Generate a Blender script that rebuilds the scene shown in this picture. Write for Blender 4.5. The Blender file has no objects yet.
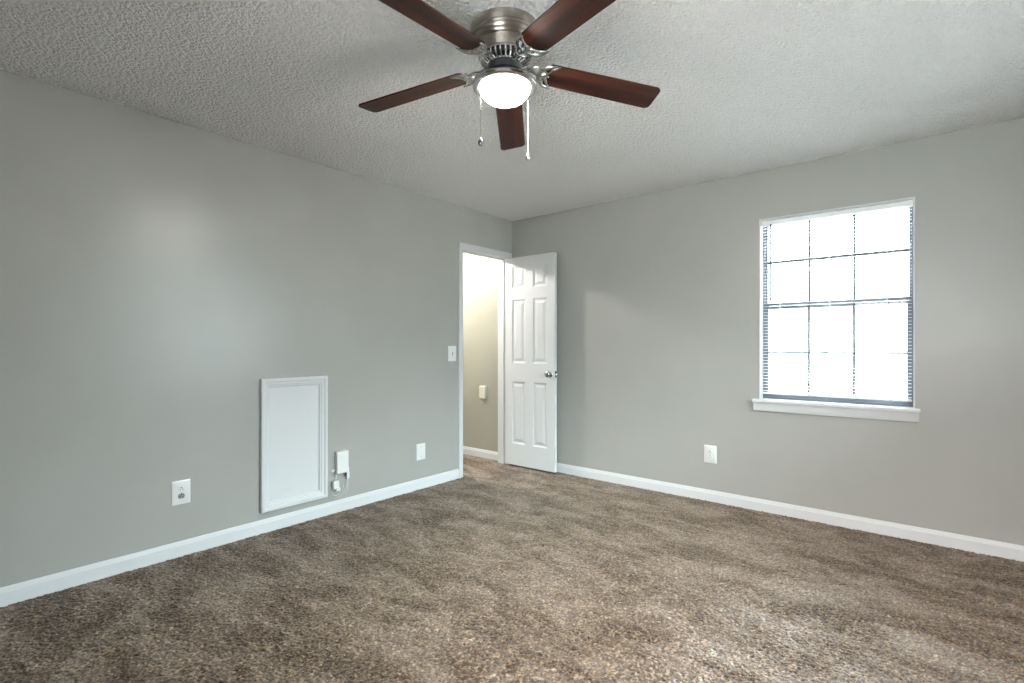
import bpy, math, random
import numpy as np
from math import pi, sin, cos, radians as R
from mathutils import Vector, Matrix

random.seed(7)
S = bpy.context.scene
COL = S.collection

# ------------------------------------------------------------------ camera
F_PX = 505.0
FWD = Vector((-0.6377, 0.7704, 0)).normalized()
cam_d = bpy.data.cameras.new('camera')
cam_d.sensor_width = 36.0
cam_d.lens = 36.0 * F_PX / 1024.0
cam_d.shift_y = 4.5 / 1024.0
cam_d.clip_start = 0.02
cam = bpy.data.objects.new('camera', cam_d)
COL.objects.link(cam)
cam.location = (3.26, -3.939, 1.18)
cam.rotation_euler = FWD.to_track_quat('-Z', 'Y').to_euler()
S.camera = cam

# ------------------------------------------------------------------ sky, lights, exposure
S.view_settings.view_transform = 'Standard'
S.view_settings.look = 'None'
S.view_settings.gamma = 1.0
S.view_settings.use_curve_mapping = False
S.view_settings.exposure = 0.86
S.cycles.use_denoising = True
S.cycles.max_bounces = 16
S.cycles.diffuse_bounces = 8
S.cycles.transparent_max_bounces = 16
S.cycles.sample_clamp_indirect = 6.0

SKY_BACK, SKY_FRONT, SKY_SIDE = 37.0, 42.0, 0.0
LAMP = 95.0
HALL = 95.0
w = bpy.data.worlds.new('overcast_sky')
S.world = w
w.use_nodes = True
N = w.node_tree.nodes; L = w.node_tree.links
bg = N['Background']
# overcast sky: dim beyond the far wall, bright and cooler on the right side of the house
tc = N.new('ShaderNodeTexCoord'); sp_ = N.new('ShaderNodeSeparateXYZ'); L.new(tc.outputs['Generated'], sp_.inputs[0])
def ramp_dir(sock, f0, f1, t0, t1):
    m = N.new('ShaderNodeMapRange'); m.interpolation_type = 'SMOOTHSTEP'
    for k, v in (('From Min', f0), ('From Max', f1), ('To Min', t0), ('To Max', t1)): m.inputs[k].default_value = v
    L.new(sock, m.inputs['Value']); return m.outputs[0]
base = ramp_dir(sp_.outputs['Y'], -.4, .3, SKY_BACK, SKY_FRONT)
side = ramp_dir(sp_.outputs['X'], .25, .75, 0, SKY_SIDE)
ad = N.new('ShaderNodeMath'); ad.operation = 'ADD'; L.new(base, ad.inputs[0]); L.new(side, ad.inputs[1]); 
hz = N.new('ShaderNodeMath'); hz.operation = 'MULTIPLY'         # overcast: darker towards the horizon
L.new(ad.outputs[0], hz.inputs[0]); L.new(ramp_dir(sp_.outputs['Z'], .06, .5, .22, 1.0), hz.inputs[1]); L.new(hz.outputs[0], bg.inputs[1])
cm = N.new('ShaderNodeMixRGB'); cm.inputs[1].default_value = (1.0, .945, .925, 1); cm.inputs[2].default_value = (.785, .94, .985, 1)
cw = N.new('ShaderNodeMath'); cw.operation = 'MAXIMUM'
L.new(ramp_dir(sp_.outputs['Y'], -.4, .3, 0, .8), cw.inputs[0]); L.new(ramp_dir(sp_.outputs['X'], .1, .6, 0, 1), cw.inputs[1])
L.new(cw.outputs[0], cm.inputs[0]); L.new(cm.outputs[0], bg.inputs[0])

def portal(name, loc, rot, sx, sy):
    d = bpy.data.lights.new(name, 'AREA')
    d.shape = 'RECTANGLE'; d.size = sx; d.size_y = sy
    d.cycles.is_portal = True
    o = bpy.data.objects.new(name, d); COL.objects.link(o)
    o.location = loc; o.rotation_euler = rot
    return o
portal('window_portal', (2.75, 0.15, 1.44), (-pi/2, 0, 0), 0.90, 1.32)
portal('window_portal', (3.09, -4.95, 1.45), (pi/2, 0, 0), 1.46, 1.3)
portal('window_portal', (4.05, -1.40, 1.45), (0, pi/2, 0), 1.3, 1.5)

hl = bpy.data.lights.new('hall_lamp', 'POINT')
hl.energy = HALL; hl.shadow_soft_size = 0.045; hl.color = (1.0, 0.965, 0.90)
ho = bpy.data.objects.new('hall_lamp', hl); COL.objects.link(ho)
ho.location = (-0.95, -0.72, 2.36)

# ------------------------------------------------------------------ helpers
class MB:
    """collects shapes and links them as one mesh object"""
    def __init__(self): self.v = []; self.f = []
    def add(self, v, f):
        n = len(self.v); self.v += [tuple(p) for p in v]; self.f += [tuple(i + n for i in q) for q in f]; return self
    def box(self, x0, x1, y0, y1, z0, z1):
        v = [(x, y, z) for z in (z0, z1) for y in (y0, y1) for x in (x0, x1)]
        return self.add(v, [(0, 2, 3, 1), (4, 5, 7, 6), (0, 1, 5, 4), (2, 6, 7, 3), (0, 4, 6, 2), (1, 3, 7, 5)])
    def lathe(self, prof, n=48, c=(0, 0, 0), caps=True):
        v = []; f = []; m = len(prof)
        for r, z in prof:
            for k in range(n):
                a = 2 * pi * k / n
                v.append((c[0] + max(r, 1e-5) * cos(a), c[1] + max(r, 1e-5) * sin(a), c[2] + z))
        for i in range(m - 1):
            for k in range(n):
                k2 = (k + 1) % n
                f.append((i*n + k, i*n + k2, (i+1)*n + k2, (i+1)*n + k))
        if caps:
            f.append(tuple(range(n))[::-1]); f.append(tuple((m-1)*n + k for k in range(n)))
        return self.add(v, f)
    def tube(self, pts, rad, n=10, sz=1.0):
        """sweep along pts; rad = number or list; sz flattens the section in z"""
        pts = [Vector(p) for p in pts]; m = len(pts)
        rs = rad if isinstance(rad, (list, tuple)) else [rad] * m
        v = []; f = []; prev = None
        for i, p in enumerate(pts):
            t = (pts[min(i+1, m-1)] - pts[max(i-1, 0)]).normalized()
            ref = Vector((0, 0, 1)) if abs(t.z) < 0.9 else Vector((1, 0, 0))
            if prev is None: u = t.cross(ref).normalized()
            else:
                u = (prev - t * prev.dot(t))
                u = u.normalized() if u.length > 1e-6 else t.cross(ref).normalized()
            prev = u; b = t.cross(u)
            for k in range(n):
                a = 2 * pi * k / n
                d = u * cos(a) * rs[i] + b * sin(a) * rs[i]
                d.z *= sz
                v.append(p + d)
        for i in range(m - 1):
            for k in range(n):
                k2 = (k + 1) % n
                f.append((i*n + k, i*n + k2, (i+1)*n + k2, (i+1)*n + k))
        f.append(tuple(range(n))[::-1]); f.append(tuple((m-1)*n + k for k in range(n)))
        return self.add(v, f)
    def prism(self, poly, h0, h1, axes='xyz'):
        """poly of 2-D points extruded from h0 to h1; axes names where (a, b, h) go"""
        def put(a, b, h):
            d = dict(zip(axes, (a, b, h))); return (d['x'], d['y'], d['z'])
        n = len(poly)
        v = [put(a, b, h0) for a, b in poly] + [put(a, b, h1) for a, b in poly]
        f = [tuple(range(n))[::-1], tuple(range(n, 2*n))]
        f += [(i, (i+1) % n, n + (i+1) % n, n + i) for i in range(n)]
        return self.add(v, f)
    def rings(self, rects, axes='xyz', close=True):
        """nested rectangles (a0,a1,b0,b1,h): moulded frame profile; last one filled if close"""
        def put(a, b, h):
            d = dict(zip(axes, (a, b, h))); return (d['x'], d['y'], d['z'])
        v = []; f = []
        for a0, a1, b0, b1, h in rects:
            v += [put(a0, b0, h), put(a1, b0, h), put(a1, b1, h), put(a0, b1, h)]
        for i in range(len(rects) - 1):
            for k in range(4):
                k2 = (k + 1) % 4
                f.append((4*i + k, 4*i + k2, 4*i + 4 + k2, 4*i + 4 + k))
        if close:
            q = 4 * (len(rects) - 1); f.append((q, q+1, q+2, q+3))
        return self.add(v, f)
    def build(self, name, mat, parent=None, loc=None, bevel=0, smooth=True, fix=True):
        me = bpy.data.meshes.new(name)
        me.from_pydata(self.v, [], self.f)
        if fix:
            import bmesh
            b = bmesh.new(); b.from_mesh(me)
            bmesh.ops.recalc_face_normals(b, faces=b.faces); b.to_mesh(me); b.free()
        if smooth:
            me.polygons.foreach_set('use_smooth', [True] * len(me.polygons))
            me.set_sharp_from_angle(angle=R(35))
        me.materials.append(mat)
        o = bpy.data.objects.new(name, me); COL.objects.link(o)
        if parent: o.parent = parent
        if loc: o.location = loc
        if bevel:
            m = o.modifiers.new('bevel', 'BEVEL'); m.width = bevel; m.segments = 2
            m.limit_method = 'ANGLE'; m.angle_limit = R(40)
        return o

def thing(name, label, cat, loc=(0, 0, 0), rot=(0, 0, 0), group=None):
    o = bpy.data.objects.new(name, None); COL.objects.link(o)
    o.empty_display_size = 0.05
    o.location = loc; o.rotation_euler = rot
    o['label'] = label; o['category'] = cat
    if group: o['group'] = group
    return o
def struct(o, label=None, cat=None):
    o['kind'] = 'structure'
    if label: o['label'] = label
    if cat: o['category'] = cat
    return o

# ------------------------------------------------------------------ materials
def mat(name, col=(.8, .8, .8), rough=.5, metal=0., **kw):
    m = bpy.data.materials.new(name); m.use_nodes = True
    b = m.node_tree.nodes['Principled BSDF']
    b.inputs['Base Color'].default_value = (*col, 1)
    b.inputs['Roughness'].default_value = rough
    b.inputs['Metallic'].default_value = metal
    for k, v in kw.items(): b.inputs[k].default_value = v
    return m, m.node_tree.nodes, m.node_tree.links, b
def noise(N, L, scale, detail=3, rough=.5, vec=None, coord='Object', dist=0.):
    t = N.new('ShaderNodeTexNoise')
    t.inputs['Scale'].default_value = scale; t.inputs['Detail'].default_value = detail
    t.inputs['Roughness'].default_value = rough; t.inputs['Distortion'].default_value = dist
    if vec is None:
        c = N.new('ShaderNodeTexCoord'); vec = c.outputs[coord]
    L.new(vec, t.inputs['Vector'])
    return t
def ramp(N, L, src, stops, interp='LINEAR'):
    r = N.new('ShaderNodeValToRGB'); e = r.color_ramp.elements
    r.color_ramp.interpolation = interp
    while len(e) < len(stops): e.new(0.5)
    for k, (p, c) in enumerate(stops):
        e[k].position = p; e[k].color = (*c, 1) if len(c) == 3 else c
    L.new(src, r.inputs[0]); return r
def bump(N, L, b, src, strength, dist):
    n = N.new('ShaderNodeBump'); n.inputs['Strength'].default_value = strength
    n.inputs['Distance'].default_value = dist
    L.new(src, n.inputs['Height']); L.new(n.outputs[0], b.inputs['Normal']); return n

def paint(name, col, rough=.42, spec=.45):
    m, N, L, b = mat(name, col, rough)
    b.inputs['Specular IOR Level'].default_value = spec
    t = noise(N, L, 140, 2, .5)
    bump(N, L, b, t.outputs['Fac'], .12, .004)
    # faint roller unevenness in the paint
    t2 = noise(N, L, 1.7, 3, .55)
    r = ramp(N, L, t2.outputs['Fac'], [(.3, tuple(c * .97 for c in col)), (.7, tuple(c * 1.03 for c in col))])
    L.new(r.outputs[0], b.inputs['Base Color'])
    return m
M_wall = paint('sage_grey_wall_paint', (.342, .336, .312), .31)
M_hall = paint('hall_wall_paint', (.315, .306, .255), .5)

M_ceil, N, L, b = mat('textured_white_ceiling', (.93, .915, .905), .9)
tc = N.new('ShaderNodeTexCoord')
v1 = N.new('ShaderNodeTexVoronoi'); v1.inputs['Scale'].default_value = 78; v1.feature = 'SMOOTH_F1'
n0 = noise(N, L, 60, 2, .5, tc.outputs['Object'])
mx = N.new('ShaderNodeMixRGB'); mx.inputs[0].default_value = .02
L.new(tc.outputs['Object'], mx.inputs[1]); L.new(n0.outputs['Color'], mx.inputs[2])
L.new(mx.outputs[0], v1.inputs['Vector'])
n1 = noise(N, L, 62, 4, .6, tc.outputs['Object'])
ad = N.new('ShaderNodeMath'); ad.operation = 'SUBTRACT'
L.new(n1.outputs['Fac'], ad.inputs[0]); L.new(v1.outputs['Distance'], ad.inputs[1])
bump(N, L, b, ad.outputs[0], 1.0, .022)

M_trim, N, L, b = mat('white_trim_paint', (.59, .595, .60), .45, 0., **{'Specular IOR Level': .35})
t = noise(N, L, 30, 3); bump(N, L, b, t.outputs['Fac'], .05, .004)
M_door, N, L, b = mat('white_door_paint', (.59, .595, .60), .48, 0., **{'Specular IOR Level': .35})
t = noise(N, L, 160, 3); bump(N, L, b, t.outputs['Fac'], .08, .003)
M_plate, N, L, b = mat('white_plastic', (.70, .70, .69), .30)
t = noise(N, L, 200, 2); bump(N, L, b, t.outputs['Fac'], .02, .002)
M_grey, N, L, b = mat('grey_plastic', (.22, .22, .22), .45)
t = noise(N, L, 200, 2); bump(N, L, b, t.outputs['Fac'], .02, .002)
M_slot, N, L, b = mat('dark_slot', (.015, .015, .015), .7)
t = noise(N, L, 200, 2); bump(N, L, b, t.outputs['Fac'], .02, .002)
M_slat, N, L, b = mat('white_blind_enamel', (.84, .84, .84), .4)
t = noise(N, L, 40, 2); bump(N, L, b, t.outputs['Fac'], .02, .002)
M_vinyl, N, L, b = mat('white_vinyl', (.62, .64, .68), .4)
t = noise(N, L, 60, 2); bump(N, L, b, t.outputs['Fac'], .02, .002)
M_bronze, N, L, b = mat('grey_painted_metal', (.05, .054, .06), .5)
t = noise(N, L, 60, 2); bump(N, L, b, t.outputs['Fac'], .02, .002)
M_sash, N, L, b = mat('pale_grey_sash_metal', (.13, .15, .18), .5)
t = noise(N, L, 60, 2); bump(N, L, b, t.outputs['Fac'], .02, .002)
M_wand, N, L, b = mat('grey_plastic_wand', (.10, .105, .115), .8, 0., **{'Specular IOR Level': .1})
t = noise(N, L, 60, 2); bump(N, L, b, t.outputs['Fac'], .02, .002)

M_nickel, N, L, b = mat('brushed_nickel', (.38, .335, .295), .30, 1.0)
b.inputs['Anisotropic'].default_value = .75; b.inputs['Anisotropic Rotation'].default_value = .25
c = N.new('ShaderNodeTexCoord'); mp = N.new('ShaderNodeMapping'); mp.inputs['Scale'].default_value = (6, 6, 900)
L.new(c.outputs['Object'], mp.inputs[0])
t = noise(N, L, 1, 3, .6, mp.outputs[0])
r = ramp(N, L, t.outputs['Fac'], [(.3, (.24, .24, .24)), (.7, (.40, .40, .40))]); L.new(r.outputs[0], b.inputs['Roughness'])
tg = N.new('ShaderNodeTangent'); tg.direction_type = 'RADIAL'; tg.axis = 'Z'; L.new(tg.outputs[0], b.inputs['Tangent'])
M_chrome, N, L, b = mat('polished_nickel', (.50, .49, .48), .27, 1.0)
t = noise(N, L, 90, 2); bump(N, L, b, t.outputs['Fac'], .03, .002)
M_black, N, L, b = mat('black_motor_enamel', (.012, .012, .013), .4)
t = noise(N, L, 90, 2); bump(N, L, b, t.outputs['Fac'], .03, .002)
M_dkmetal, N, L, b = mat('dark_grey_metal', (.10, .10, .11), .35, .8)
t = noise(N, L, 90, 2); bump(N, L, b, t.outputs['Fac'], .03, .002)

M_wood, N, L, b = mat('dark_walnut', (.1, .03, .02), .42, 0., **{'Specular IOR Level': .12})
c = N.new('ShaderNodeTexCoord'); mp = N.new('ShaderNodeMapping'); mp.inputs['Scale'].default_value = (1.3, 17, 17)
L.new(c.outputs['Object'], mp.inputs[0])
t = noise(N, L, 1.0, 5, .62, mp.outputs[0], dist=.8)
r = ramp(N, L, t.outputs['Fac'], [(.30, (.009, .0035, .0028)), (.46, (.022, .0075, .005)), (.58, (.052, .0155, .0085)), (.75, (.10, .033, .016))])
L.new(r.outputs[0], b.inputs['Base Color'])
bump(N, L, b, t.outputs['Fac'], .04, .003)

M_bowl = bpy.data.materials.new('lit_frosted_glass'); M_bowl.use_nodes = True
N = M_bowl.node_tree.nodes; L = M_bowl.node_tree.links; b = N['Principled BSDF']
b.inputs['Base Color'].default_value = (.9, .9, .88, 1); b.inputs['Roughness'].default_value = .35
t = noise(N, L, 8, 2)
r = ramp(N, L, t.outputs['Fac'], [(.2, (1, .955, .88)), (.8, (1, .97, .90))]); L.new(r.outputs[0], b.inputs['Emission Color'])
b.inputs['Emission Strength'].default_value = LAMP

M_glass = bpy.data.materials.new('window_glass'); M_glass.use_nodes = True
N = M_glass.node_tree.nodes; L = M_glass.node_tree.links; N.remove(N['Principled BSDF'])
tr = N.new('ShaderNodeBsdfTransparent'); gl = N.new('ShaderNodeBsdfGlossy'); gl.inputs['Roughness'].default_value = .02
t = noise(N, L, 3, 2); r = ramp(N, L, t.outputs['Fac'], [(.2, (.95, .97, .97)), (.8, (.97, .98, .98))]); L.new(r.outputs[0], tr.inputs['Color'])
fr = N.new('ShaderNodeFresnel'); fr.inputs['IOR'].default_value = 1.45
ms = N.new('ShaderNodeMixShader'); L.new(fr.outputs[0], ms.inputs[0]); L.new(tr.outputs[0], ms.inputs[1]); L.new(gl.outputs[0], ms.inputs[2])
L.new(ms.outputs[0], N['Material Output'].inputs['Surface'])

M_carpet, N, L, b = mat('brown_frieze_carpet', (.2, .15, .11), .44)
b.inputs['Sheen Weight'].default_value = .15; b.inputs['Sheen Roughness'].default_value = .45
at = N.new('ShaderNodeAttribute'); at.attribute_name = 'fibre'
r = ramp(N, L, at.outputs['Fac'], [(0.0, (.012, .0065, .0035)), (.3, (.050, .030, .0165)), (.65, (.132, .089, .056)), (1.0, (.34, .25, .175))])
tc = N.new('ShaderNodeTexCoord'); mp = N.new('ShaderNodeMapping')
mp.inputs['Rotation'].default_value = (0, 0, R(-28)); mp.inputs['Scale'].default_value = (1.0, 2.0, 1.0)
L.new(tc.outputs['Object'], mp.inputs[0])
t = noise(N, L, 2.6, 5, .68, mp.outputs[0], dist=.5)       # brushed lay of the pile
r2 = ramp(N, L, t.outputs['Fac'], [(.36, (.86, .85, .84)), (.62, (1.5, 1.5, 1.5))])
r3 = N.new('ShaderNodeMapRange'); r3.inputs['From Min'].default_value = .42; r3.inputs['From Max'].default_value = .62; r3.inputs['To Min'].default_value = .22; r3.inputs['To Max'].default_value = 1.0
b.inputs['Coat Roughness'].default_value = .42
r4 = N.new('ShaderNodeMapRange'); r4.inputs['From Min'].default_value = .44; r4.inputs['From Max'].default_value = .62; r4.inputs['To Min'].default_value = 0; r4.inputs['To Max'].default_value = .6
L.new(t.outputs['Fac'], r4.inputs['Value']); L.new(r4.outputs[0], b.inputs['Coat Weight'])
L.new(t.outputs['Fac'], r3.inputs['Value']); L.new(r3.outputs[0], b.inputs['Specular IOR Level'])
mm = N.new('ShaderNodeMixRGB'); mm.blend_type = 'MULTIPLY'; mm.inputs[0].default_value = 1
L.new(r.outputs[0], mm.inputs[1]); L.new(r2.outputs[0], mm.inputs[2]); L.new(mm.outputs[0], b.inputs['Base Color'])

M_ground, N, L, b = mat('pale_concrete', (.6, .6, .58), .9)
t = noise(N, L, 4, 4); r = ramp(N, L, t.outputs['Fac'], [(.3, (.62, .62, .61)), (.7, (.74, .74, .73))]); L.new(r.outputs[0], b.inputs['Base Color'])

# ------------------------------------------------------------------ room shell
H = 2.44; RX = 3.92; RY = -4.82
DY0, DY1, DZ = -0.70, -0.075, 2.055           # doorway in the left wall
WX0, WX1, WZ0, WZ1 = 2.312, 3.190, 0.797, 2.090   # window hole in the back wall

def carpet():
    sp = .0042
    x0, x1, y0, y1 = -1.92, RX, RY, 0.0
    nx = int((x1 - x0) / sp) + 1; ny = int((y1 - y0) / sp) + 1
    rng = np.random.default_rng(3)
    xs = np.linspace(x0, x1, nx); ys = np.linspace(y0, y1, ny)
    X, Y = np.meshgrid(xs, ys)
    h = rng.random((ny, nx))
    def blur(a): return (a + np.roll(a, 1, 0) + np.roll(a, -1, 0) + np.roll(a, 1, 1) + np.roll(a, -1, 1)) / 5
    g = blur(rng.random((ny, nx))); g = (g - g.mean()) / g.std()
    Z = -.005 + .0042 * (h - .5) + .0017 * g
    X = X + (rng.random(X.shape) - .5) * sp * .8; Y = Y + (rng.random(Y.shape) - .5) * sp * .8
    X = np.clip(X, x0, x1); Y = np.clip(Y, y0, y1)
    fib = np.clip(.5 + .24 * rng.standard_normal(X.shape) + .14 * g, 0, 1)
    idx = np.arange(nx * ny).reshape(ny, nx)
    q = np.stack([idx[:-1, :-1], idx[:-1, 1:], idx[1:, 1:], idx[1:, :-1]], -1).reshape(-1, 4)
    cxx = (X[:-1, :-1]).reshape(-1); cyy = (Y[:-1, :-1]).reshape(-1)
    q = q[(cxx > -.125) | (cyy > -1.6)]
    used = np.zeros(nx * ny, bool); used[q.ravel()] = True
    remap = np.cumsum(used) - 1; q = remap[q]
    co = np.stack([X.ravel(), Y.ravel(), Z.ravel()], -1)[used].astype(np.float32)
    me = bpy.data.meshes.new('floor')
    me.vertices.add(len(co)); me.vertices.foreach_set('co', co.ravel())
    me.loops.add(q.size); me.loops.foreach_set('vertex_index', q.ravel().astype(np.int32))
    me.polygons.add(len(q))
    me.polygons.foreach_set('loop_start', np.arange(0, q.size, 4, dtype=np.int32))
    me.polygons.foreach_set('loop_total', np.full(len(q), 4, np.int32))
    a = me.attributes.new('fibre', 'FLOAT', 'POINT'); a.data.foreach_set('value', fib.ravel()[used].astype(np.float32))
    me.update(); me.validate()
    me.polygons.foreach_set('use_smooth', np.ones(len(q), bool))
    me.materials.append(M_carpet)
    o = bpy.data.objects.new('floor', me); COL.objects.link(o)
    return o
struct(carpet(), 'brown speckled wall-to-wall carpet', 'floor')
struct(MB().box(-2.05, RX + .12, RY - .12, .14, H, H + .1).build('ceiling', M_ceil, smooth=False), 'white popcorn textured ceiling', 'ceiling')
wl = MB()
wl.box(-.12, 0, RY - .12, DY0 - .018, -.03, H).box(-.12, 0, DY1 + .018, 0, -.03, H).box(-.12, 0, DY0 - .018, DY1 + .018, DZ + .018, H)
struct(wl.build('wall_left', M_wall, smooth=False), 'sage grey painted left wall with the doorway', 'wall')
wb = MB()
wb.box(-.12, WX0, 0, .14, -.03, H).box(WX1, RX + .12, 0, .14, -.03, H).box(WX0, WX1, 0, .14, -.03, WZ0).box(WX0, WX1, 0, .14, WZ1, H)
struct(wb.build('wall_back', M_wall, smooth=False), 'grey painted far wall with the window', 'wall')
# unseen windows added in the right and rear walls to let in fill light
WR = (-2.15, -.65); WF = (2.36, 3.82); WZ = (.80, 2.10)
m_ = MB()
m_.box(RX, RX + .12, RY - .12, WR[0], -.03, H).box(RX, RX + .12, WR[1], 0, -.03, H).box(RX, RX + .12, *WR, -.03, WZ[0]).box(RX, RX + .12, *WR, WZ[1], H)
struct(m_.build('wall_right', M_wall, smooth=False))
m_ = MB()
m_.box(0, WF[0], RY - .12, RY, -.03, H).box(WF[1], RX, RY - .12, RY, -.03, H).box(*WF, RY - .12, RY, -.03, WZ[0]).box(*WF, RY - .12, RY, WZ[1], H)
struct(m_.build('wall_front', M_wall, smooth=False))
def fill_window(name, a0, a1, z0, z1, h0, h1, axes):
    m = MB()
    def b(p0, p1, q0, q1, k0, k1):
        dct = {axes[0]: (p0, p1), axes[1]: (k0, k1), 'z': (q0, q1)}
        m.box(*dct['x'], *dct['y'], *dct['z'])
    b(a0, a0 + .035, z0, z1, h0, h1); b(a1 - .035, a1, z0, z1, h0, h1)
    b(a0 + .035, a1 - .035, z0, z0 + .035, h0, h1); b(a0 + .035, a1 - .035, z1 - .035, z1, h0, h1)
    b(a0 + .035, a1 - .035, (z0 + z1)/2 - .02, (z0 + z1)/2 + .02, h0 + .03, h1 - .03)
    o = struct(m.build(name, M_vinyl, bevel=.001))
    m = MB(); hm = (h0 + h1) / 2
    b(a0 + .03, a1 - .03, z0 + .03, z1 - .03, hm - .002, hm + .002)
    m.build('glass', M_glass, o)
    return o
w2 = fill_window('fill_window_right', *WR, *WZ, RX + .05, RX + .12, 'yx')  # unseen, added as daylight fill from the right
m_ = MB()
for i in range(58):                     # mini blind added to spread this window's fill light, slats open
    zz = 2.05 - .0212 * i; a_ = R(16)
    m_.prism([(RX + .025 + u*.0125*cos(a_), zz + u*.0125*sin(a_) + h) for u, h in ((-1, 0), (1, 0), (1, -.0006), (-1, -.0006))], WR[0] + .01, WR[1] - .01, 'xzy')
m_.build('slats', M_slat, w2)
MB().box(RX + .012, RX + .038, WR[0] + .005, WR[1] - .005, 2.066, 2.098).build('headrail', M_slat, w2)  # top of the added blind
fill_window('fill_window_front', *WF, *WZ, RY - .12, RY, 'xy')  # unseen, added as fill from behind the camera
# hallway beyond the door
struct(MB().box(-2.05, -.12, 0, .14, -.03, H).build('wall_hall_end', M_hall, smooth=False), 'beige hallway wall seen through the doorway', 'wall')
struct(MB().box(-2.05, -1.92, -1.6, 0, -.03, H).build('wall_hall_side', M_hall, smooth=False))
struct(MB().box(-2.05, -.12, -1.72, -1.6, -.03, H).build('wall_hall_front', M_hall, smooth=False))

# ------------------------------------------------------------------ baseboards
BB = [(0, -.02), (.013, -.02), (.0135, .057), (.011, .0595), (.011, .061), (.0045, .080), (0, .080)]
def base_y(name, y0, y1, x=0, s=1, m=M_trim):      # runs along y, on a wall at x facing +x (s=1)
    return struct(MB().prism([(x + s*a, bz) for a, bz in BB], y0, y1, 'xzy').build(name, m, bevel=.001))
def base_x(name, x0, x1, y=0, s=-1, m=M_trim):
    return struct(MB().prism([(y + s*a, bz) for a, bz in BB], x0, x1, 'yzx').build(name, m, bevel=.001))
base_y('baseboard_left', RY, DY0 - .058)
base_x('baseboard_back', .013, RX - .013)
base_y('baseboard_right', RY, 0, RX, -1)
base_x('baseboard_front', .013, RX - .013, RY, 1)
base_x('baseboard_hall', -1.92, -.12)

# ------------------------------------------------------------------ doorway trim
j = MB()
j.box(-.122, .002, DY0 - .018, DY0, -.02, DZ + .018).box(-.122, .002, DY1, DY1 + .018, -.02, DZ + .018).box(-.122, .002, DY0, DY1, DZ, DZ + .018)
j.box(-.07, -.040, DY0, DY0 + .011, -.02, DZ).box(-.07, -.040, DY1 - .011, DY1, -.02, DZ).box(-.07, -.040, DY0 + .011, DY1 - .011, DZ - .011, DZ)
jamb = struct(j.build('trim_1', M_trim, bevel=.0012), 'white door jamb and casing around the doorway', 'door frame')
def casing(xf, s):
    """mitred casing on the wall face x = xf, standing out towards s"""
    prof = [(.004, 0), (.004, .008), (.012, .011), (.040, .014), (.052, .017), (.057, .016), (.057, 0)]
    m = MB(); n = len(prof)
    v = []
    a0, a1, zt = DY0, DY1, DZ
    for corner in ((a0, -.02, -1, 0), (a0, zt, -1, 1), (a1, zt, 1, 1), (a1, -.02, 1, 0)):
        for d, t in prof:
            v.append((xf + s*t, corner[0] + corner[2]*d, corner[1] + corner[3]*d))
    f = []
    for i in range(3):
        for k in range(n):
            k2 = (k + 1) % n
            f.append((i*n + k, i*n + k2, (i+1)*n + k2, (i+1)*n + k))
    f.append(tuple(range(n))); f.append(tuple(range(3*n, 4*n)))
    return m.add(v, f)
casing(0.0, 1).build('casing', M_trim, jamb)
casing(-.12, -1).build('casing', M_trim, jamb)
MB().box(-.036, -.006, DY0 - .0005, DY0 + .0012, .905, .965).build('strike_plate', M_dkmetal, jamb, bevel=.0005)['label'] = 'dark metal strike plate'

# ------------------------------------------------------------------ the open six-panel door
dx0, dx1, dzb, dzt = .004, .597, .014, 2.046
dyf, dyb = -.105, -.070
cols = [(.088, .250), (.345, .507)]
rows = [(.225, .832), (1.015, 1.632), (1.745, 1.957)]
d = MB()
xsx = [dx0, cols[0][0], cols[0][1], cols[1][0], cols[1][1], dx1]
zsz = [dzb] + [v for r_ in rows for v in r_] + [dzt]
for yf, s in ((dyf, 1), (dyb, -1)):               # s = direction into the door
    for i in range(5):
        for k in range(7):
            x0, x1, z0, z1 = xsx[i], xsx[i+1], zsz[k], zsz[k+1]
            if i in (1, 3) and k in (1, 3, 5):
                d.rings([(x0, x1, z0, z1, yf), (x0+.006, x1-.006, z0+.006, z1-.006, yf + s*.0065),
                         (x0+.016, x1-.016, z0+.016, z1-.016, yf + s*.0085),
                         (x0+.024, x1-.024, z0+.024, z1-.024, yf + s*.0085),
                         (x0+.046, x1-.046, z0+.046, z1-.046, yf + s*.0025)], 'xzy')
            else:
                d.add([(x0, yf, z0), (x1, yf, z0), (x1, yf, z1), (x0, yf, z1)], [(0, 1, 2, 3)])
d.add([(x, y, z) for z in (dzb, dzt) for y in (dyf, dyb) for x in (dx0, dx1)], [(0, 1, 3, 2), (4, 5, 7, 6), (0, 2, 6, 4), (1, 3, 7, 5)])
door = d.build('door_1', M_door, smooth=False)
import bmesh as _bm
_b = _bm.new(); _b.from_mesh(door.data); _bm.ops.remove_doubles(_b, verts=_b.verts, dist=1e-5); _bm.ops.recalc_face_normals(_b, faces=_b.faces); _b.to_mesh(door.data); _b.free()
struct(door, 'white six-panel door standing open against the far wall', 'door')
def knob(y, s):
    k = MB()
    prof = [(.0, 0), (.031, 0), (.032, .003), (.028, .008), (.013, .011), (.011, .022), (.014, .026), (.024, .032), (.0275, .042), (.026, .052), (.018, .058), (.0, .060)]
    v0 = MB().lathe(prof, 32, caps=False)
    k.add([(x + .545, y + s*z, yy + .918) for x, yy, z in v0.v], v0.f)
    return k
kn = knob(dyf, -1).build('knob', M_chrome, door); kn['label'] = 'polished nickel door knob'
lt = MB().box(dx1 - .001, dx1 + .0015, dyf + .005, dyb - .005, .888, .948).build('latch_plate', M_dkmetal, door, bevel=.0005)
MB().prism([(dx1 + .0015, dyf + .010), (dx1 + .012, dyf + .022), (dx1 + .0015, dyf + .024)], .910, .927, 'xyz').build('latch_bolt', M_chrome, lt)
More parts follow.
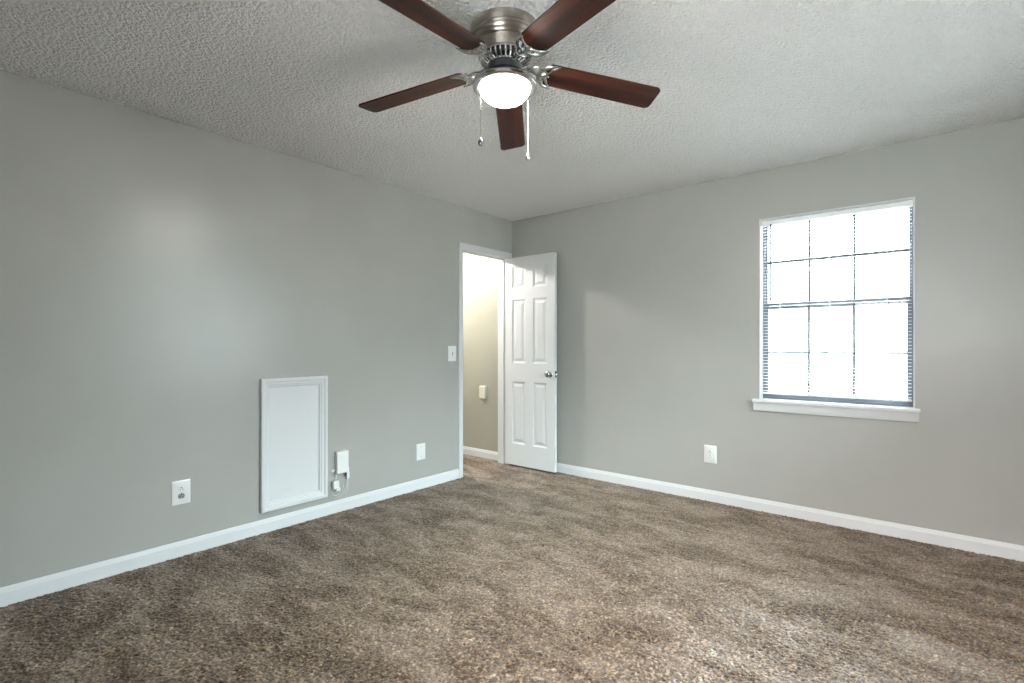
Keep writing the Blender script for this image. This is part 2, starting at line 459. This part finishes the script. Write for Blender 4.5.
for z in (.20, 1.02, 1.85):
    hg = MB(); hg.tube([(.003, -.066, z - .045), (.003, -.066, z + .045)], .0055, 12)
    hg.box(.003, .030, -.0702, -.0685, z - .044, z + .044)
    hg.build('hinge', M_nickel, door)

# ------------------------------------------------------------------ window
fr = MB()
T = .009
fr.box(WX0, WX0 + T, -.004, .14, WZ0, WZ1).box(WX1 - T, WX1, -.004, .14, WZ0, WZ1).box(WX0 + T, WX1 - T, -.004, .14, WZ1 - T, WZ1)
win = struct(fr.build('window_1', M_trim, bevel=.001), 'white framed double-hung window behind blinds', 'window')
sl = MB(); sl.box(2.270, 3.215, -.034, .14, .776, .799)
sl.build('window_sill', M_trim, win, bevel=.004)
MB().prism([(0, .716), (-.014, .716), (-.017, .722), (-.017, .762), (-.022, .772), (-.022, .776), (0, .776)], 2.276, 3.210, 'yzx').build('apron', M_trim, win, bevel=.001)
ix0, ix1, iz0, iz1 = WX0 + T, WX1 - T, .799, WZ1 - T
o_ = MB()
o_.box(ix0, ix0 + .009, .075, .138, iz0, iz1).box(ix1 - .009, ix1, .075, .138, iz0, iz1).box(ix0 + .009, ix1 - .009, .075, .138, iz1 - .014, iz1).box(ix0 + .009, ix1 - .009, .075, .138, iz0, iz0 + .014)
o_.build('window_frame', M_sash, win, bevel=.001)
def sash(x0, x1, z0, z1, y0, y1, st, rb, rt_, zm):
    s = MB()
    s.box(x0, x0 + st, y0, y1, z0, z1).box(x1 - st, x1, y0, y1, z0, z1)
    s.box(x0 + st, x1 - st, y0, y1, z0, z0 + rb).box(x0 + st, x1 - st, y0, y1, z1 - rt_, z1)
    so = s.build('sash', M_sash, win, bevel=.001)
    ym = (y0 + y1) / 2
    m = MB()
    for x in (2.610, 2.871): m.box(x - .008, x + .008, ym - .005, ym + .005, z0 + rb, z1 - rt_)
    m.box(x0 + st, x1 - st, ym - .0045, ym + .0045, zm - .0085, zm + .0085)
    m.build('muntin', M_bronze, so, bevel=.0008)
    MB().box(x0 + st - .004, x1 - st + .004, ym - .0015, ym + .0015, z0 + rb - .004, z1 - rt_ + .004).build('glass', M_glass, so)
sash(ix0 + .009, ix1 - .009, 1.446, iz1 - .014, .108, .132, .014, .024, .014, 1.788)
sash(ix0 + .009, ix1 - .009, iz0 + .014, 1.492, .080, .104, .024, .026, .022, 1.136)

# ------------------------------------------------------------------ mini blind hung inside the window
bl = thing('window_blind', 'white horizontal mini blind lowered over the window, slats open', 'blind', (2.751, .036, 2.076))
bx0, bx1 = -.424, .424
hr = MB(); hr.box(bx0, bx1, -.013, .013, -.031, 0); hr.build('headrail', M_slat, bl, bevel=.001)
MB().box(bx0 - .004, bx0 + .02, -.016, .016, -.034, .004).build('bracket', M_slat, bl, bevel=.001)
MB().box(bx1 - .02, bx1 + .004, -.016, .016, -.034, .004).build('bracket', M_slat, bl, bevel=.001)
slats = MB()
ztop, zbot = -.052, -1.216
ns = 55; ang = R(2)
for i in range(ns):
    z = ztop + (zbot - ztop) * i / (ns - 1)
    prof = []
    for k in range(5):
        u = -1 + .5 * k
        prof.append((u * .0125, .0012 * (1 - u*u)))
    poly = prof + [(a, h - .0006) for a, h in prof[::-1]]
    poly = [(a * cos(ang) - h * sin(ang), z + a * sin(ang) + h * cos(ang)) for a, h in poly]
    slats.prism(poly, bx0 + .002, bx1 - .002, 'yzx')
slats.build('slats', M_slat, bl)
MB().box(bx0 + .001, bx1 - .001, -.012, .012, -1.240, -1.228).build('bottom_rail', M_slat, bl, bevel=.002)
for x in (-.310, -.01, .300):
    c_ = MB()
    for y in (-.0135, .0135): c_.box(x - .0014, x + .0014, y - .0006, y + .0006, -1.235, -.03)
    c_.build('ladder_cord', M_slat, bl)
wd = MB(); wd.tube([(-.366, -.022, -.03), (-.366, -.034, -.05), (-.366, -.034, -.30), (-.366, -.034, -.555)], .0056, 8)
wd.tube([(-.366, -.034, -.555), (-.366, -.034, -.575)], [.0062, .0068], 8)
wd.build('tilt_wand', M_wand, bl)

# ground outside
struct(MB().box(-25, 25, -30, 30, -.5, -.35).build('ground', M_ground, smooth=False))

# ------------------------------------------------------------------ wall plates
def outlet(name, label, loc, rotz, grey_low):
    t = thing(name, label, 'outlet', loc, (0, 0, rotz), 'duplex wall outlets')
    p = MB()                 # local: plate in x-z, standing out to -y
    p.rings([(-.0465, .0465, -.067, .067, 0), (-.0465, .0465, -.067, .067, -.004), (-.042, .042, -.0625, .0625, -.0065)], 'xzy')
    p.build('plate', M_plate, t, bevel=.0008)
    for s in (1, -1):
        zc = s * .0195
        poly = []
        for k in range(24):
            a = 2*pi*k/24
            poly.append((.0172 * cos(a), zc + max(-.0142, min(.0142, .0172 * sin(a)))))
        g = grey_low and s < 0
        r = MB().prism(poly, -.0064, -.0092, 'xzy').build('receptacle', M_grey if g else M_plate, t, bevel=.0005)
        if g: r['label'] = 'grey lower receptacle'
        q = MB()
        q.box(-.0084, -.0052, -.0096, -.0088, zc - .0095, zc + .002).box(.0052, .0084, -.0096, -.0088, zc - .0085, zc + .001)
        q.prism([(.0042 * cos(a*pi/6), zc + .0080 + .0036 * sin(a*pi/6)) for a in range(12)], -.0088, -.0096, 'xzy')
        q.build('slots', M_slot, r)
    MB().prism([(.0028 * cos(a*pi/6), .0028 * sin(a*pi/6)) for a in range(12)], -.006, -.0085, 'xzy').build('screw', M_nickel, t)
    return t
outlet('wall_outlet', 'white duplex outlet with grey lower receptacle, left of the access panel', (0, -2.934, .354), pi/2, True)
outlet('wall_outlet', 'white duplex outlet on the far wall, left of and below the window', (1.967, 0, .354), 0, False)

t = thing('blank_plate', 'white blank cover plate low on the left wall, between panel and doorway', 'wall plate', (0, -1.191, .302), (0, 0, pi/2))
MB().rings([(-.0465, .0465, -.067, .067, 0), (-.0465, .0465, -.067, .067, -.004), (-.042, .042, -.0625, .0625, -.0065)], 'xzy').build('plate', M_plate, t, bevel=.0008)
for s in (1, -1):
    MB().prism([(.0032 * cos(a*pi/6), s*.042 + .0032 * sin(a*pi/6)) for a in range(12)], -.006, -.0082, 'xzy').build('screw', M_nickel, t)

t = thing('light_switch', 'white toggle light switch on the wall beside the doorway', 'switch', (0, -.833, 1.113), (0, 0, pi/2))
MB().rings([(-.0465, .0465, -.067, .067, 0), (-.0465, .0465, -.067, .067, -.004), (-.042, .042, -.0625, .0625, -.0065)], 'xzy').build('plate', M_plate, t, bevel=.0008)
tg_ = MB(); tg_.box(-.006, .006, -.0075, -.006, -.013, .013)
tg_.build('collar', M_grey, t)
MB().prism([(-.006, -.006), (-.006, .004), (-.020, .013), (-.021, .008)], -.0045, .0045, 'yzx').build('toggle', M_plate, t, bevel=.001)
for s in (1, -1):
    MB().prism([(.0028 * cos(a*pi/6), s*.030 + .0028 * sin(a*pi/6)) for a in range(12)], -.006, -.0082, 'xzy').build('screw', M_nickel, t)

# ------------------------------------------------------------------ access panel on the left wall
t = thing('access_panel', 'tall white framed access panel mounted low on the left wall', 'panel', (0, -2.272, .549), (0, 0, pi/2))
hw, hh = .227, .4225
f_ = MB()
f_.rings([(-hw, hw, -hh, hh, 0), (-hw, hw, -hh, hh, -.024), (-hw+.004, hw-.004, -hh+.004, hh-.004, -.028),
          (-hw+.020, hw-.020, -hh+.020, hh-.020, -.028), (-hw+.024, hw-.024, -hh+.024, hh-.024, -.021),
          (-hw+.040, hw-.040, -hh+.040, hh-.040, -.0195), (-hw+.044, hw-.044, -hh+.044, hh-.044, -.0155),
          (-hw+.052, hw-.052, -hh+.052, hh-.052, -.0145), (-hw+.058, hw-.058, -hh+.058, hh-.058, -.006),
          (-hw+.058, hw-.058, -hh+.058, hh-.058, 0)], 'xzy', close=False)
f_.build('frame', M_trim, t, bevel=.0008)
MB().box(-hw+.056, hw-.056, -.0045, 0, -hh+.056, hh-.056).build('infill_board', M_door, t)
for sx in (-1, 1):
    for z in (-hh+.033, hh-.033) if sx > 0 else (-hh+.033, .02, hh-.033):
        MB().prism([(sx*(hw-.033) + .003*cos(a*pi/5), z + .003*sin(a*pi/5)) for a in range(10)], -.016, -.0215, 'xzy').build('screw', M_trim, t)

# ------------------------------------------------------------------ phone junction box with dangling wires
t = thing('junction_box', 'small white utility box with dangling wires, right of the access panel', 'utility box', (0, -1.934, .350), (0, 0, pi/2))
b_ = MB(); b_.box(-.043, .043, -.012, 0, -.080, .080); b_.build('back_plate', M_plate, t, bevel=.002)
b_ = MB(); b_.box(-.045, .045, -.038, -.010, -.076, .080); cv = b_.build('cover', M_plate, t, bevel=.004)
MB().box(-.028, .028, -.0392, -.0375, .028, .031).build('seam', M_vinyl, cv)
MB().box(-.076, -.043, -.006, 0, -.058, -.046).box(-.074, -.060, -.016, 0, -.060, -.042).build('mounting_clip', M_plate, t, bevel=.001)
k_ = MB(); k_.box(.043, .062, -.018, 0, -.075, -.045).box(.040, .062, -.022, -.004, -.128, -.078); k_.build('clamp', M_vinyl, t, bevel=.002)
MB().tube([(.034, -.02, -.083), (.034, -.021, -.105)], .007, 10).build('gland', M_dkmetal, t)
def arc(pts, n=8):
    """smooth curve through points (Catmull-Rom)"""
    P = [Vector(p) for p in pts]; P = [2*P[0]-P[1]] + P + [2*P[-1]-P[-2]]; out = []
    for i in range(1, len(P) - 2):
        for k in range(n):
            u = k / n
            out.append(.5 * ((2*P[i]) + (P[i+1]-P[i-1])*u + (2*P[i-1]-5*P[i]+4*P[i+1]-P[i+2])*u*u + (3*P[i]-P[i-1]-3*P[i+1]+P[i+2])*u**3))
    out.append(P[-2]); return out
cd = MB().tube(arc([(-.044, -.022, -.08), (-.045, -.022, -.10), (-.052, -.024, -.125)]), .003, 8).build('cord', M_plate, t)
pg = MB(); pg.box(-.075, -.030, -.040, -.008, -.178, -.122).box(-.050, -.018, -.034, -.012, -.196, -.174)
pl_ = pg.build('plug', M_plate, cd, bevel=.004)
MB().tube(arc([(-.078, -.015, -.19), (-.062, -.014, -.222), (-.03, -.014, -.228), (-.004, -.015, -.20)]), .0018, 6).build('wire', M_vinyl, t)
MB().tube(arc([(.046, -.012, -.126), (.044, -.012, -.17), (.024, -.012, -.21), (.004, -.012, -.226), (.012, -.012, -.20), (.022, -.012, -.16)]), .0018, 6).build('wire', M_vinyl, t)
MB().tube(arc([(.054, -.012, -.126), (.052, -.012, -.18), (.046, -.013, -.215), (.034, -.013, -.225)]), .002, 6).build('wire', M_plate, t)

# small box on the hallway wall
t = thing('phone_jack_box', 'small beige wall box with a short wire on the hallway wall, seen through doorway', 'utility box', (-.390, 0, .690))
M_beige, N, L, b = mat('beige_plastic', (.55, .53, .45), .4)
n_ = noise(N, L, 100, 2); bump(N, L, b, n_.outputs['Fac'], .02, .002)
MB().box(-.042, .042, -.030, 0, -.064, .064).build('cover', M_beige, t, bevel=.004)
MB().box(-.046, .046, -.008, 0, -.068, .068).build('back_plate', M_beige, t, bevel=.001)
MB().tube(arc([(-.010, -.012, -.066), (-.020, -.014, -.09), (-.004, -.014, -.115), (.012, -.014, -.09), (.004, -.012, -.066)]), .003, 6).build('wire', M_beige, t)

# ------------------------------------------------------------------ ceiling fan
FX, FY = 1.956, -2.408
fan = thing('ceiling_fan', 'ceiling fan with dark wood blades, nickel housing and lit bowl light', 'ceiling fan', (FX, FY, H))
# all z below are measured down from the ceiling
hs = MB().lathe([(.128, 0), (.137, -.001), (.1375, -.034), (.134, -.037), (.134, -.040), (.137, -.043), (.136, -.047), (.131, -.049),
                 (.130, -.054), (.132, -.057), (.130, -.061), (.124, -.064), (.121, -.068), (.119, -.072), (.110, -.074), (.108, -.100), (.106, -.112), (.098, -.116), (.088, -.117), (.086, -.112), (.02, -.112)], 72)
hs.build('motor_housing', M_nickel, fan)
vr = MB()
for k in range(30):
    a = 2*pi*k/30; ca, sa = cos(a), sin(a)
    pts = []
    for r_, z_ in ((.096, -.115), (.094, -.130), (.080, -.142), (.068, -.146)):
        pts.append((r_*ca, r_*sa, z_))
    vr.tube(pts, [.0042, .0045, .004, .0035], 6)
vr.lathe([(.101, -.114), (.101, -.119), (.091, -.119), (.091, -.114)], 60)
vr.lathe([(.072, -.143), (.072, -.149), (.055, -.149), (.055, -.143)], 60)
vr.build('vent_ring', M_chrome, fan)
MB().lathe([(.084, -.112), (.082, -.130), (.066, -.141), (.066, -.156), (.070, -.158), (.070, -.176), (.058, -.180), (.056, -.186), (.040, -.190)], 48).build('motor', M_black, fan)
fit = MB().lathe([(.045, -.186), (.046, -.200), (.052, -.203), (.052, -.208), (.080, -.205), (.108, -.208), (.121, -.214), (.1275, -.224), (.1275, -.232), (.122, -.237), (.110, -.239), (.101, -.237), (.100, -.228), (.03, -.222)], 72)
fit.build('light_fitter', M_chrome, fan)
bp = [(.099, -.230)]
for k in range(1, 13):
    a = pi/2 * k / 12
    bp.append((.099 * cos(a) ** .85 if k < 12 else 0, -.234 - .060 * sin(a)))
MB().lathe(bp, 64).build('light_bowl', M_bowl, fan)['label'] = 'glowing white glass bowl'

def blade_mesh():
    r0, r1 = .172, .672; pts = []
    w0, w1 = .059, .0655
    def corner(cx_, cy_, rad, a0, a1, n=8):
        return [(cx_ + rad*cos(a0 + (a1-a0)*k/n), cy_ + rad*sin(a0 + (a1-a0)*k/n)) for k in range(n + 1)]
    rc = .024
    pts += corner(r1 - rc - .004, -w1 + rc, rc, -pi/2, -.12)
    pts += corner(r1 - rc, w1 - rc, rc, .12, pi/2)
    pts += corner(r0 + .02, w0 - .02, .02, pi/2, pi)
    pts += corner(r0 + .02, -w0 + .02, .02, pi, 3*pi/2)
    return MB().prism(pts, -.003, .003, 'xyz')
def iron_mesh():
    m = MB(); z = -.010
    # arm rising from the hub to the blade
    m.tube(arc([(.060, 0, -.004), (.085, 0, .006), (.112, 0, .000), (.136, 0, z + .002), (.150, 0, z)], 5), [.011]*5 + [.010]*5 + [.009]*5 + [.010]*5 + [.011], 10, .55)
    for s in (1, -1):
        # crescent horn
        h = arc([(.140, 0, z), (.146, s*.022, z), (.160, s*.042, z), (.184, s*.057, z), (.214, s*.061, z + .001)], 6)
        n = len(h); m.tube(h, [.0075 + .0025*sin(pi*k/(n-1)) - .004*k/(n-1) for k in range(n)], 8, .6)
        h = arc([(.152, 0, z), (.170, s*.010, z), (.180, s*.026, z), (.190, s*.043, z), (.206, s*.056, z)], 6)
        n = len(h); m.tube(h, [.0065 - .002*k/(n-1) for k in range(n)], 8, .6)
        # side scroll near the hub
        h = arc([(.098, 0, -.002), (.108, s*.022, -.004), (.128, s*.034, -.006), (.148, s*.030, z)], 6)
        n = len(h); m.tube(h, .0048, 8, .7)
        m.tube([(.164, s*.024, z - .002), (.164, s*.024, .005)], .0065, 10)
    m.tube(arc([(.150, 0, z), (.166, 0, z), (.186, 0, z)], 5), [.008, .008, .007, .007, .006, .006, .006, .005, .005, .004, .002], 8, .6)
    return m
ZB = 2.294 - H
b0 = i0 = None
for k in range(5):
    az = R(54.69 + 72 * k + (0, 0, 0, .8, -.5)[k])
    if b0 is None:
        b0 = blade_mesh().build('blade', M_wood, fan, bevel=.0012)
        i0 = iron_mesh().build('blade_bracket', M_chrome, b0)
        i0['label'] = 'scrolled polished nickel blade bracket'
        bo = b0
    else:
        bo = b0.copy(); COL.objects.link(bo); bo.parent = fan
        io = i0.copy(); COL.objects.link(io); io.parent = bo
    bo.location = (0, 0, ZB + .004); bo.rotation_euler = (R(-10.4), R((4.2, 5.9, 5.4, 2.7, 2.7)[k]), az)

RT = Vector((FWD.y, -FWD.x, 0))
def chain(off, ztop, zbot, mt):
    m = MB(); p = off
    m.tube([(p.x*.86, p.y*.86, ztop + .006), (p.x*.96, p.y*.96, ztop + .004), (p.x, p.y, ztop - .006)], .0012, 6)
    z = ztop - .006
    m.tube([(p.x, p.y, z), (p.x, p.y, zbot + .02)], .0007, 6)
    while z > zbot + .022:
        m.lathe([(.0003, .0016), (.0009, .0006), (.0009, -.0006), (.0003, -.0016)], 6, (p.x, p.y, z), True); z -= .0042
    c_ = m.build('pull_chain', M_plate if mt else M_chrome, fan)
    pd = MB().lathe([(.0015, .030), (.004, .027), (.0105, .015), (.0105, .009), (.007, .001), (.001, 0)], 20, (p.x, p.y, zbot))
    pd.build('pendant', M_chrome if mt else M_dkmetal, c_)
chain(RT*-.090 + FWD*-.100, -.222, 1.938 - H, 0)
chain(RT*.095 + FWD*.090, -.222, 1.955 - H, 1)
